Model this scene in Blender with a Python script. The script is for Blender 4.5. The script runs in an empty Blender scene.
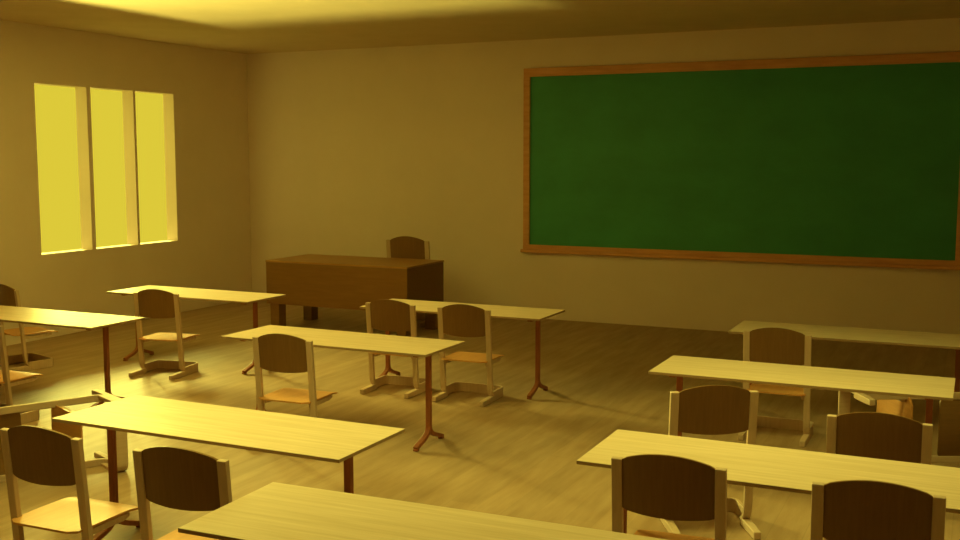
import bpy, bmesh, math, random
from mathutils import Vector, Matrix

S = bpy.context.scene
COL = S.collection
random.seed(7)

# ------------------------------------------------------------------ camera
F, PITCH, YAW = 1057.98, 0.106423, 0.441258
cam_d = bpy.data.cameras.new('camera')
cam_d.sensor_width = 36.0
cam_d.lens = F / 960 * 36.0
cam_d.clip_start = 0.05
cam = bpy.data.objects.new('camera', cam_d)
COL.objects.link(cam)
cam.location = (9.940, -12.940, 2.138)
cam.rotation_euler = (math.pi / 2 - PITCH, 0, YAW)
S.camera = cam

# ------------------------------------------------------------------ world, lights, exposure
SKY = (0.723, 0.584, 0.042)
w = bpy.data.worlds.new('sky')
S.world = w
w.use_nodes = True
bg = w.node_tree.nodes['Background']
bg.inputs['Color'].default_value = (*SKY, 1)
bg.inputs['Strength'].default_value = 1.0

LIGHT = (1.0, 0.91, 0.17)


def area(name, loc, aim, sx, sy, power, color=LIGHT):
    d = bpy.data.lights.new(name, 'AREA')
    d.shape = 'RECTANGLE'
    d.size, d.size_y = sx, sy
    d.energy = power
    d.color = color
    o = bpy.data.objects.new(name, d)
    COL.objects.link(o)
    o.location = loc
    o.rotation_euler = (Vector(aim) - Vector(loc)).to_track_quat('-Z', 'Y').to_euler()
    return o


# added unseen lamps outside, standing in for sky light through the window openings
area('added_sky_light_west', (-8.0, 4.15, 4.46), (0.0, 4.15, 4.46), 3.1, 1.08, 1400)
area('added_sky_light_south', (-8.0, 1.2, 3.85), (0.0, 1.2, 3.85), 2.4, 1.7, 5200)

S.view_settings.view_transform = 'Standard'
S.view_settings.look = 'None'
S.view_settings.exposure = 0.0
S.view_settings.gamma = 1.0
S.view_settings.use_curve_mapping = False
S.cycles.max_bounces = 10
S.cycles.diffuse_bounces = 8
S.cycles.use_denoising = True
S.cycles.sample_clamp_indirect = 4.0


# ------------------------------------------------------------------ materials
def mat(name, base, rough=0.6, dark=None, scale=(1, 1, 1), nscale=4.0, detail=4, amount=1.0,
        bump=0.0, bscale=60.0, spec=0.3, extra=None):
    m = bpy.data.materials.new(name)
    m.use_nodes = True
    nt = m.node_tree
    b = nt.nodes['Principled BSDF']
    b.inputs['Roughness'].default_value = rough
    b.inputs['Specular IOR Level'].default_value = spec
    b.inputs['Base Color'].default_value = (*base, 1)
    tc = nt.nodes.new('ShaderNodeTexCoord')
    mp = nt.nodes.new('ShaderNodeMapping')
    mp.inputs['Scale'].default_value = scale
    nt.links.new(tc.outputs['Object'], mp.inputs['Vector'])
    if dark is not None:
        n = nt.nodes.new('ShaderNodeTexNoise')
        n.inputs['Scale'].default_value = nscale
        n.inputs['Detail'].default_value = detail
        n.inputs['Roughness'].default_value = 0.6
        nt.links.new(mp.outputs[0], n.inputs['Vector'])
        r = nt.nodes.new('ShaderNodeValToRGB')
        r.color_ramp.elements[0].position = 0.32
        r.color_ramp.elements[1].position = 0.68
        r.color_ramp.elements[0].color = (*dark, 1)
        r.color_ramp.elements[1].color = (*base, 1)
        nt.links.new(n.outputs['Fac'], r.inputs['Fac'])
        nt.links.new(r.outputs['Color'], b.inputs['Base Color'])
        if extra:
            extra(nt, b, r, tc)
    if bump:
        n2 = nt.nodes.new('ShaderNodeTexNoise')
        n2.inputs['Scale'].default_value = bscale
        n2.inputs['Detail'].default_value = 5
        nt.links.new(tc.outputs['Object'], n2.inputs['Vector'])
        bp = nt.nodes.new('ShaderNodeBump')
        bp.inputs['Strength'].default_value = bump
        bp.inputs['Distance'].default_value = 0.01
        nt.links.new(n2.outputs['Fac'], bp.inputs['Height'])
        nt.links.new(bp.outputs['Normal'], b.inputs['Normal'])
    return m


def floor_extra(nt, b, r, tc):
    """long boards running towards the chalkboard, each with its own tone"""
    mp = nt.nodes.new('ShaderNodeMapping')
    mp.inputs['Rotation'].default_value = (0, 0, math.pi / 2)
    nt.links.new(tc.outputs['Object'], mp.inputs['Vector'])
    br = nt.nodes.new('ShaderNodeTexBrick')
    br.inputs['Scale'].default_value = 1.0
    br.inputs['Brick Width'].default_value = 2.4
    br.inputs['Row Height'].default_value = 0.19
    br.inputs['Mortar Size'].default_value = 0.003
    br.inputs['Color1'].default_value = (0.86, 0.86, 0.86, 1)
    br.inputs['Color2'].default_value = (1, 1, 1, 1)
    br.inputs['Mortar'].default_value = (0.84, 0.84, 0.84, 1)
    nt.links.new(mp.outputs[0], br.inputs['Vector'])
    mx = nt.nodes.new('ShaderNodeMix')
    mx.data_type = 'RGBA'
    mx.blend_type = 'MULTIPLY'
    mx.inputs['Factor'].default_value = 1.0
    nt.links.new(r.outputs['Color'], mx.inputs['A'])
    nt.links.new(br.outputs['Color'], mx.inputs['B'])
    nt.links.new(mx.outputs['Result'], b.inputs['Base Color'])


M = {}
M['wall'] = mat('painted_plaster', (0.82, 0.725, 0.66), 0.85, dark=(0.785, 0.69, 0.625), nscale=1.6, bump=0.15, bscale=40)
M['ceiling'] = mat('ceiling_plaster', (0.68, 0.57, 0.42), 0.9, dark=(0.64, 0.53, 0.38), nscale=2.5, bump=0.1, bscale=30)
M['floor'] = mat('worn_floorboards', (0.44, 0.31, 0.19), 0.5, dark=(0.33, 0.215, 0.12), scale=(7, 0.9, 1), nscale=1.6,
                 detail=6, spec=0.35, extra=floor_extra)
M['top'] = mat('pale_birch_tabletop', (0.72, 0.585, 0.43), 0.45, dark=(0.59, 0.455, 0.29), scale=(0.9, 22, 22), nscale=1.6, detail=5)
M['edge'] = mat('tabletop_edge', (0.40, 0.28, 0.17), 0.6, dark=(0.33, 0.22, 0.12), scale=(1, 20, 20), nscale=2)
M['leg'] = mat('red_brown_leg', (0.33, 0.115, 0.05), 0.45, dark=(0.27, 0.085, 0.035), scale=(12, 12, 1), nscale=4)
M['pale'] = mat('pale_beech', (0.60, 0.46, 0.34), 0.5, dark=(0.53, 0.395, 0.28), scale=(16, 16, 1.2), nscale=4)
M['back'] = mat('dark_walnut_ply', (0.215, 0.115, 0.038), 0.45, dark=(0.185, 0.096, 0.03), scale=(22, 10, 1), nscale=4)
M['seat'] = mat('orange_beech_ply', (0.60, 0.31, 0.11), 0.45, dark=(0.54, 0.27, 0.09), scale=(16, 1.5, 1), nscale=3)
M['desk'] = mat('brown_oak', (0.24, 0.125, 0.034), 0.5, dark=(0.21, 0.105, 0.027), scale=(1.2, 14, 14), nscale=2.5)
M['desktop'] = mat('lit_oak_desktop', (0.40, 0.22, 0.07), 0.4, dark=(0.34, 0.18, 0.055), scale=(1.2, 14, 14), nscale=2.5)  # lighter than the desk oak, light falling on the top put into the colour
M['frame'] = mat('reddish_pine_frame', (0.72, 0.40, 0.20), 0.55, dark=(0.60, 0.30, 0.14), scale=(1.2, 10, 10), nscale=2)
M['board'] = mat('green_slate', (0.058, 0.34, 0.18), 0.5, dark=(0.047, 0.285, 0.145), scale=(1, 1, 1.6), nscale=1.3, detail=7)
M['metal'] = mat('grey_enamel', (0.5, 0.5, 0.5), 0.4)


# ------------------------------------------------------------------ mesh helpers
def bx(bm, x0, x1, y0, y1, z0, z1):
    v = [bm.verts.new((x, y, z)) for z in (z0, z1) for y in (y0, y1) for x in (x0, x1)]
    for f in ((0, 2, 3, 1), (4, 5, 7, 6), (0, 1, 5, 4), (2, 6, 7, 3), (0, 4, 6, 2), (1, 3, 7, 5)):
        bm.faces.new([v[i] for i in f])


def sweep(bm, pts, side, w, t, ends=None):
    """rectangular strip along pts: width w along `side`, thickness t across it (w, t may be lists)"""
    side = Vector(side).normalized()
    P = [Vector(p) for p in pts]
    rings = []
    for i, p in enumerate(P):
        a = P[max(i - 1, 0)]
        b = P[min(i + 1, len(P) - 1)]
        tan = (b - a).normalized()
        n = side.cross(tan).normalized()
        wi = w[i] if isinstance(w, (list, tuple)) else w
        ti = t[i] if isinstance(t, (list, tuple)) else t
        rings.append([bm.verts.new(p + side * sx * wi / 2 + n * sn * ti / 2) for sx, sn in ((-1, -1), (1, -1), (1, 1), (-1, 1))])
    for r0, r1 in zip(rings, rings[1:]):
        for k in range(4):
            bm.faces.new((r0[k], r0[(k + 1) % 4], r1[(k + 1) % 4], r1[k]))
    bm.faces.new(rings[0][::-1])
    bm.faces.new(rings[-1])


def arc(c, r, a0, a1, n, plane):
    out = []
    for i in range(n + 1):
        a = math.radians(a0 + (a1 - a0) * i / n)
        u, v = c[0] + r * math.cos(a), c[1] + r * math.sin(a)
        out.append(plane(u, v))
    return out


def obj(name, bm, m, parent=None, bevel=0.0, smooth=False, seg=2, mats=None):
    bmesh.ops.recalc_face_normals(bm, faces=bm.faces[:])
    me = bpy.data.meshes.new(name)
    bm.to_mesh(me)
    bm.free()
    for k in (mats or [m]):
        me.materials.append(k)
    if smooth:
        for p in me.polygons:
            p.use_smooth = True
    o = bpy.data.objects.new(name, me)
    COL.objects.link(o)
    if parent:
        o.parent = parent
    if bevel:
        b = o.modifiers.new('bevel', 'BEVEL')
        b.width = bevel
        b.segments = seg
        b.limit_method = 'ANGLE'
        b.angle_limit = math.radians(40)
    return o


def empty(name, loc=(0, 0, 0), rz=0.0):
    o = bpy.data.objects.new(name, None)
    o.empty_display_size = 0.2
    COL.objects.link(o)
    o.location = loc
    o.rotation_euler = (0, 0, rz)
    return o


def tag(o, label, cat, group=None):
    o['label'] = label
    o['category'] = cat
    if group:
        o['group'] = group
    return o


def struct(name, bm, m, bevel=0):
    o = obj(name, bm, m, bevel=bevel)
    o['kind'] = 'structure'
    return o


def copy_tree(o, parent=None):
    c = o.copy()
    COL.objects.link(c)
    if parent:
        c.parent = parent
    for ch in [k for k in bpy.data.objects if k.parent == o]:
        copy_tree(ch, c)
    return c


# ------------------------------------------------------------------ the room
H = 3.655
RX, RY = 13.6, -14.6
T = 0.18
bm = bmesh.new(); bx(bm, -T, RX + T, RY - T, T, -0.2, 0); struct('floor', bm, M['floor'])
bm = bmesh.new(); bx(bm, -T, RX + T, RY - T, T, H, H + 0.2); struct('ceiling', bm, M['ceiling'])
bm = bmesh.new(); bx(bm, -T, RX + T, 0, T, 0, H); struct('wall_back', bm, M['wall'])
bm = bmesh.new(); bx(bm, RX, RX + T, RY, 0, 0, H); struct('wall_right', bm, M['wall'])
bm = bmesh.new(); bx(bm, -T, RX + T, RY - T, RY, 0, H); struct('wall_front', bm, M['wall'])
WZ0, WZ1 = 0.997, 2.987
WY = (-3.950, -3.160, -3.096, -2.371, -2.331, -1.612)
bm = bmesh.new()
bx(bm, -T, 0, RY, WY[0], 0, H)
bx(bm, -T, 0, WY[5], 0, 0, H)
bx(bm, -T, 0, WY[0], WY[5], 0, WZ0)
bx(bm, -T, 0, WY[0], WY[5], WZ1, H)
struct('wall_left', bm, M['wall'])
for k in (1, 3):
    bm = bmesh.new(); bx(bm, -T, 0, WY[k], WY[k + 1], WZ0, WZ1)
    struct('trim_%d' % ((k + 1) // 2), bm, M['wall'])

# ------------------------------------------------------------------ chalkboard
BX0, BX1, BZ0, BZ1 = 4.565, 9.715, 0.985, 3.175
cb = tag(empty('chalkboard', (BX0, 0, BZ0)), 'large green chalkboard in a reddish wooden frame on the far wall', 'chalkboard')
ox, oz = BX0, BZ0
bw, bh = BX1 - BX0, BZ1 - BZ0
bm = bmesh.new(); bx(bm, -0.01, bw + 0.01, -0.018, -0.002, -0.01, bh + 0.01); obj('writing_surface', bm, M['board'], cb)
fr = 0.088
for (x0, x1, z0, z1) in ((-fr, bw + fr, bh, bh + fr + 0.022), (-fr, bw + fr, -0.062, 0), (-fr, 0, 0, bh), (bw, bw + fr, 0, bh)):
    bm = bmesh.new(); bx(bm, x0, x1, -0.045, -0.001, z0, z1); obj('frame_rail', bm, M['frame'], cb, bevel=0.006)
bm = bmesh.new(); bx(bm, -fr - 0.025, bw + fr + 0.02, -0.075, -0.001, -0.102, -0.062); obj('chalk_ledge', bm, M['frame'], cb, bevel=0.008)

# ------------------------------------------------------------------ teacher's desk
dk = tag(empty('teacher_desk', (1.885, -2.18, 0)), 'large brown wooden teacher desk with solid front panel below the far wall', 'desk')
DW, DD, DH = 2.03, 0.95, 0.855
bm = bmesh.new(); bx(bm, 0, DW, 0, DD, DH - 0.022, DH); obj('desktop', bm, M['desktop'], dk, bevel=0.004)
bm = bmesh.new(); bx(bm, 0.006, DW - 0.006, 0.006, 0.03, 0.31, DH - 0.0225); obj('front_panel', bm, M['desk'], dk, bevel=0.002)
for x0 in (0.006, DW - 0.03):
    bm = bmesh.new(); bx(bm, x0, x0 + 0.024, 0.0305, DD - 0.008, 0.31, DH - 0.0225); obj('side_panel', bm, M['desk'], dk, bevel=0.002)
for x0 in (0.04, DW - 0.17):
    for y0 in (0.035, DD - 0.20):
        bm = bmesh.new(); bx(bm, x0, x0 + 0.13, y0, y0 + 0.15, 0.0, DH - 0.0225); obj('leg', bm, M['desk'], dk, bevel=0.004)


# ------------------------------------------------------------------ pupils' tables
TL, TD, TH = 1.828, 0.624, 0.74
def make_table():
    """origin: centre of the table on the floor"""
    r = empty('school_table')
    bm = bmesh.new()
    bx(bm, -TL / 2, TL / 2, -TD / 2, TD / 2, TH - 0.018, TH)
    for f in bm.faces:
        f.normal_update()
        f.material_index = 0 if f.normal.z > 0.5 or f.normal.z < -0.5 else 1
    bmesh.ops.recalc_face_normals(bm, faces=bm.faces[:])
    for f in bm.faces:
        f.material_index = 0 if abs(f.normal.z) > 0.5 else 1
    obj('tabletop', bm, None, r, bevel=0.002, mats=[M['top'], M['edge']])
    for s in (-1, 1):
        X = s * (TL / 2 - 0.135)
        LY = -0.020
        lg = bmesh.new()
        for d in (-1, 1):       # two bent strips, back to back, splaying into two feet
            prof = [(0.0085, TH - 0.045), (0.0085, 0.15), (0.0095, 0.128), (0.016, 0.108), (0.030, 0.090), (0.055, 0.073),
                    (0.090, 0.058), (0.130, 0.045), (0.170, 0.032), (0.206, 0.019)]
            sweep(lg, [(X, LY + d * u, z) for u, z in prof], (1, 0, 0), 0.039,
                  [0.017, 0.017, 0.020, 0.024, 0.028, 0.030, 0.030, 0.030, 0.029, 0.026])
        obj('leg', lg, M['leg'], r, bevel=0.004)
        for d in (-1, 1):
            pb = bmesh.new(); bx(pb, X - 0.018, X + 0.018, LY + d * 0.195 - 0.018, LY + d * 0.195 + 0.018, 0.0, 0.014)
            obj('foot_pad', pb, M['leg'], r, bevel=0.003)
        bb = bmesh.new(); bx(bb, X - 0.022, X + 0.022, -0.22, 0.20, TH - 0.045, TH - 0.0185)
        obj('support_bar', bb, M['leg'], r, bevel=0.003)
    return r


TABLES = [
    ('long pale table near the left wall, in front of the brown desk', 1.732, -4.700, -0.5),
    ('long pale table cut off by the left edge, second row', 1.540, -6.521, 0.0),
    ('long pale table with one chair tucked at its left end, middle of the second row', 4.602, -6.401, -0.5),
    ('long pale table with two chairs at it, right below the brown desk', 4.704, -4.511, 0.1),
    ('long pale table with a toppled chair behind its left end', 5.473, -8.884, -0.1),
    ('nearest long pale table, cut off by the bottom edge of the photo', 7.236, -9.891, 1.7),
    ('dim pale table farthest right, in the row closest to the chalkboard', 8.149, -4.451, 0.2),
    ('pale table on the right with a toppled chair behind it, second from the chalkboard', 8.021, -6.289, 0.1),
    ('large pale table at lower right behind the two nearest right-hand chairs', 8.301, -8.424, 0.2),
]
t0 = make_table()
for i, (lab, x, y, a) in enumerate(TABLES):
    o = t0 if i == 0 else copy_tree(t0)
    o.location = (x + TL / 2, y + TD / 2, 0)
    o.rotation_euler = (0, 0, math.radians(a))
    tag(o, lab, 'table', 'long pale school tables on red-brown legs')

# ------------------------------------------------------------------ chairs
CW, CH = 0.501, 0.82
def make_chair():
    """origin on the floor between the posts; faces +y"""
    r = empty('school_chair')
    pw = 0.048
    for s in (-1, 1):
        X = s * (CW / 2 - pw / 2)
        pts = [(X, -0.062, CH), (X, -0.034, 0.52), (X, -0.016, 0.30), (X, -0.004, 0.14)]
        for k in range(1, 6):
            a = k / 5 * math.pi / 2
            pts.append((X, -0.004 + 0.07 * (1 - math.cos(a)), 0.14 - 0.01 * k / 5 - 0.095 * math.sin(a)))
        b = bmesh.new(); sweep(b, pts, (1, 0, 0), pw, [0.030] * 4 + [0.028, 0.026, 0.024, 0.022, 0.020])
        obj('post', b, M['pale'], r, bevel=0.004)
        # rear foot: a low block that tapers a little to its end
        b = bmesh.new()
        sweep(b, [(X, -0.200, 0.0225), (X, -0.10, 0.0235), (X, 0.045, 0.0235)], (1, 0, 0), [0.040, 0.046, 0.046], [0.043, 0.047, 0.047])
        obj('foot', b, M['pale'], r, bevel=0.005)
    # front loop of the base: one upright band bent round two corners
    hw, g, rr = CW / 2 - 0.010, 0.287, 0.055
    pts = [(-hw, 0.02, 0.0435), (-hw, g - rr, 0.0435)]
    pts += arc((-hw + rr, g - rr), rr, 180, 90, 6, lambda u, v: (u, v, 0.0435))[1:]
    pts += arc((hw - rr, g - rr), rr, 90, 0, 6, lambda u, v: (u, v, 0.0435))
    pts += [(hw, 0.02, 0.0435)]
    b = bmesh.new(); sweep(b, pts, (0, 0, 1), 0.085, 0.019)
    obj('base_loop', b, M['pale'], r, bevel=0.003)
    # seat: rounded plywood sheet, dished, rolled over at the front
    b = bmesh.new()
    nx, ny = 16, 16
    sw, y0, y1, sz = 0.218, -0.092, 0.382, 0.368
    rows = []
    for side in (0, 1):
        grid = []
        for j in range(ny + 1):
            v = j / ny
            y = y0 + (y1 - y0) * v
            row = []
            # rounded corners: half width shrinks close to the front and rear edge
            rc = 0.05
            dv = min(y - y0, y1 - y)
            half = sw if dv >= rc else sw - rc + math.sqrt(max(rc * rc - (rc - dv) ** 2, 0))
            for i in range(nx + 1):
                u = -1 + 2 * i / nx
                z = sz - 0.006 * (1 - u * u) * math.sin(math.pi * min(v * 1.2, 1))
                if v > 0.72:
                    z -= 0.020 * ((v - 0.72) / 0.28) ** 2
                row.append(b.verts.new((u * half, y, z - (0.011 if side else 0))))
            grid.append(row)
        rows.append(grid)
    for side, gsd in enumerate(rows):
        for j in range(ny):
            for i in range(nx):
                q = (gsd[j][i], gsd[j][i + 1], gsd[j + 1][i + 1], gsd[j + 1][i])
                b.faces.new(q if side == 0 else q[::-1])
    rim = lambda G: G[0] + [G[j][nx] for j in range(1, ny)] + G[ny][::-1] + [G[j][0] for j in range(ny - 1, 0, -1)]
    a, c = rim(rows[0]), rim(rows[1])
    for k in range(len(a)):
        n = (k + 1) % len(a)
        b.faces.new((a[k], c[k], c[n], a[n]))
    obj('seat', b, M['seat'], r)
    for s in (-1, 1):
        b = bmesh.new()
        X = s * 0.195
        sweep(b, [(X, -0.012, 0.332), (X, 0.25, 0.332), (X, 0.295, 0.338)], (1, 0, 0), 0.026, [0.034, 0.034, 0.016])
        obj('seat_rail', b, M['pale'], r, bevel=0.003)
    # backrest: arched top and bottom, bulging to the rear
    b = bmesh.new()
    hb = CW / 2 - pw + 0.004
    nx, nz = 16, 6
    G = []
    for side in (0, 1):
        grid = []
        for j in range(nz + 1):
            v = j / nz
            row = []
            for i in range(nx + 1):
                u = -1 + 2 * i / nx
                zt = 0.820 + 0.045 * (1 - u * u)
                zb = 0.588 - 0.014 * (1 - u * u)
                if abs(u) > 0.95:
                    zt -= 0.006
                    zb += 0.006
                z = zb + (zt - zb) * v
                yy = -0.062 + 0.028 * (CH - z) / 0.30 - 0.034 * (1 - u * u)
                row.append(b.verts.new((u * hb, yy + (-0.007 if side else 0.007), z)))
            grid.append(row)
        G.append(grid)
    for side, gsd in enumerate(G):
        for j in range(nz):
            for i in range(nx):
                q = (gsd[j][i], gsd[j][i + 1], gsd[j + 1][i + 1], gsd[j + 1][i])
                b.faces.new(q if side == 0 else q[::-1])
    rim2 = lambda Q: Q[0] + [Q[j][nx] for j in range(1, nz)] + Q[nz][::-1] + [Q[j][0] for j in range(nz - 1, 0, -1)]
    a, c = rim2(G[0]), rim2(G[1])
    for k in range(len(a)):
        n = (k + 1) % len(a)
        b.faces.new((a[k], c[k], c[n], a[n]))
    obj('backrest', b, M['back'], r)
    return r


CHAIRS = [
    ('chair at the left end of the table right below the brown desk', 5.168, -4.676, 1.7),
    ('chair in the middle of the table right below the brown desk', 5.902, -4.667, 2.0),
    ('chair standing alone at the left-wall table, turned slightly left', 2.714, -4.987, 8.0),
    ('chair at the left end of the middle second-row table, bare floor around it', 5.383, -6.612, 3.3),
    ('chair nearest the lower left corner, bright orange seat, a toppled chair beside it', 5.915, -9.295, 1.8),
    ('chair whose orange seat is half hidden by the nearest table', 6.766, -9.295, 3.9),
    ('chair in front of the dim far-right table closest to the chalkboard', 8.601, -4.802, 0.4),
    ('chair turned to the left behind the large lower right table', 8.601, -7.008, 27.9),
    ('chair facing straight ahead behind the large lower right table, near the right edge', 9.527, -7.292, 1.3),
    ('left one of the two nearest chairs in front of the large lower right table', 8.765, -8.491, 3.5),
    ('chair cut off by the lower right corner of the photo', 9.619, -8.496, 3.3),
    ('chair at the left edge, only its post and seat showing below the cut-off table', 2.807, -7.070, 0.0),
    ('dim chair by the left wall behind the cut-off second-row table', 1.113, -5.348, -16.2),
]
GROUP = 'school chairs with dark backrests and pale bentwood frames'
c0 = make_chair()
for i, (lab, x, y, a) in enumerate(CHAIRS):
    o = c0 if i == 0 else copy_tree(c0)
    o.location = (x, y, 0)
    o.rotation_euler = (0, 0, math.radians(a))
    tag(o, lab, 'chair', GROUP)

# the two toppled chairs lie on their right side
def toppled(x, y, deg, label):
    o = copy_tree(c0)
    a = math.radians(deg)
    up = Vector((math.cos(a), math.sin(a), 0))
    fw = Vector((-math.sin(a), math.cos(a), 0))
    m = Matrix((Vector((0, 0, -1)), fw, up)).transposed()
    o.rotation_euler = m.to_euler()
    o.location = (x, y, CW / 2)
    tag(o, label, 'chair', GROUP)
    return o
toppled(9.22, -5.26, 30.5, 'toppled chair lying on its side at the right edge, behind the right-hand tables')
toppled(4.50, -7.49, 247, 'toppled chair lying on its side at the left edge, beyond the lower left table')

o = copy_tree(c0)
o.name = 'teacher_chair'
o.location = (3.335, -1.06, 0)
o.scale = (1.24, 1.1, 1.31)
tag(o, 'tall chair behind the brown desk, only its dark backrest in view', 'chair')
o.rotation_euler = (0, 0, 0)

# ------------------------------------------------------------------ added hanging uplight, out of view, makes the bright ceiling patch
lx, ly, lz = 2.90, -8.30, 2.30
up = tag(empty('added_uplight', (lx, ly, lz)), 'added unseen open-topped pendant lamp above the left side tables, lighting the ceiling', 'lamp')
x0, x1, y0, y1, rim = -0.14, 0.40, -0.72, 0.72, 0.18  # tray rim shaped to cut the added light along the patch edges
bm = bmesh.new()
bx(bm, x0 - 0.012, x1 + 0.012, y0 - 0.012, y1 + 0.012, -0.072, -0.06)
bx(bm, x0 - 0.012, x0, y0, y1, -0.06, rim)
bx(bm, x1, x1 + 0.012, y0, y1, -0.06, rim)
bx(bm, x0 - 0.012, x1 + 0.012, y0 - 0.012, y0, -0.06, rim)
bx(bm, x0 - 0.012, x1 + 0.012, y1, y1 + 0.012, -0.06, rim)
obj('light_cutoff_tray', bm, M['metal'], up)
for (xx, yy) in ((x0 + 0.02, y0 - 0.02), (x1 - 0.02, y0 - 0.02), (x1 + 0.018, 0.0)):
    bm = bmesh.new(); bx(bm, xx - 0.005, xx + 0.005, yy - 0.005, yy + 0.005, -0.06, H - lz); obj('added_lamp_rod', bm, M['metal'], up)
ld = bpy.data.lights.new('added_uplight_spot', 'SPOT')
ld.spot_size = math.radians(76)
ld.spot_blend = 0.5
ld.energy = 2850
ld.color = LIGHT
ld.shadow_soft_size = 0.02
lo = bpy.data.objects.new('added_uplight_spot', ld)
COL.objects.link(lo)
lo.parent = up
lo.location = (0, 0, 0)
lo.rotation_euler = Vector((0.75, 3.9, 1.75)).to_track_quat('-Z', 'Y').to_euler()

# ------------------------------------------------------------------ added flat ceiling lamps, out of view, brightening the tables
for k, (x, y) in enumerate(((6.1, -9.0), (9.0, -7.2))):
    cl = empty('added_ceiling_lamp', (x, y, H))
    tag(cl, ['added unseen flat ceiling lamp above the left rows of tables', 'added unseen flat ceiling lamp above the right rows of tables'][k], 'lamp', 'added flat ceiling lamps')
    bm = bmesh.new(); bx(bm, -0.62, 0.62, -1.22, 1.22, -0.05, 0.0)
    obj('added_lamp_housing', bm, M['metal'], cl, bevel=0.01)
    a = area('added_ceiling_light', (0, 0, -0.056), (0, 0, -1), 1.2, 2.4, (47, 37)[k])
    a.data.spread = math.radians(115)
    a.parent = cl
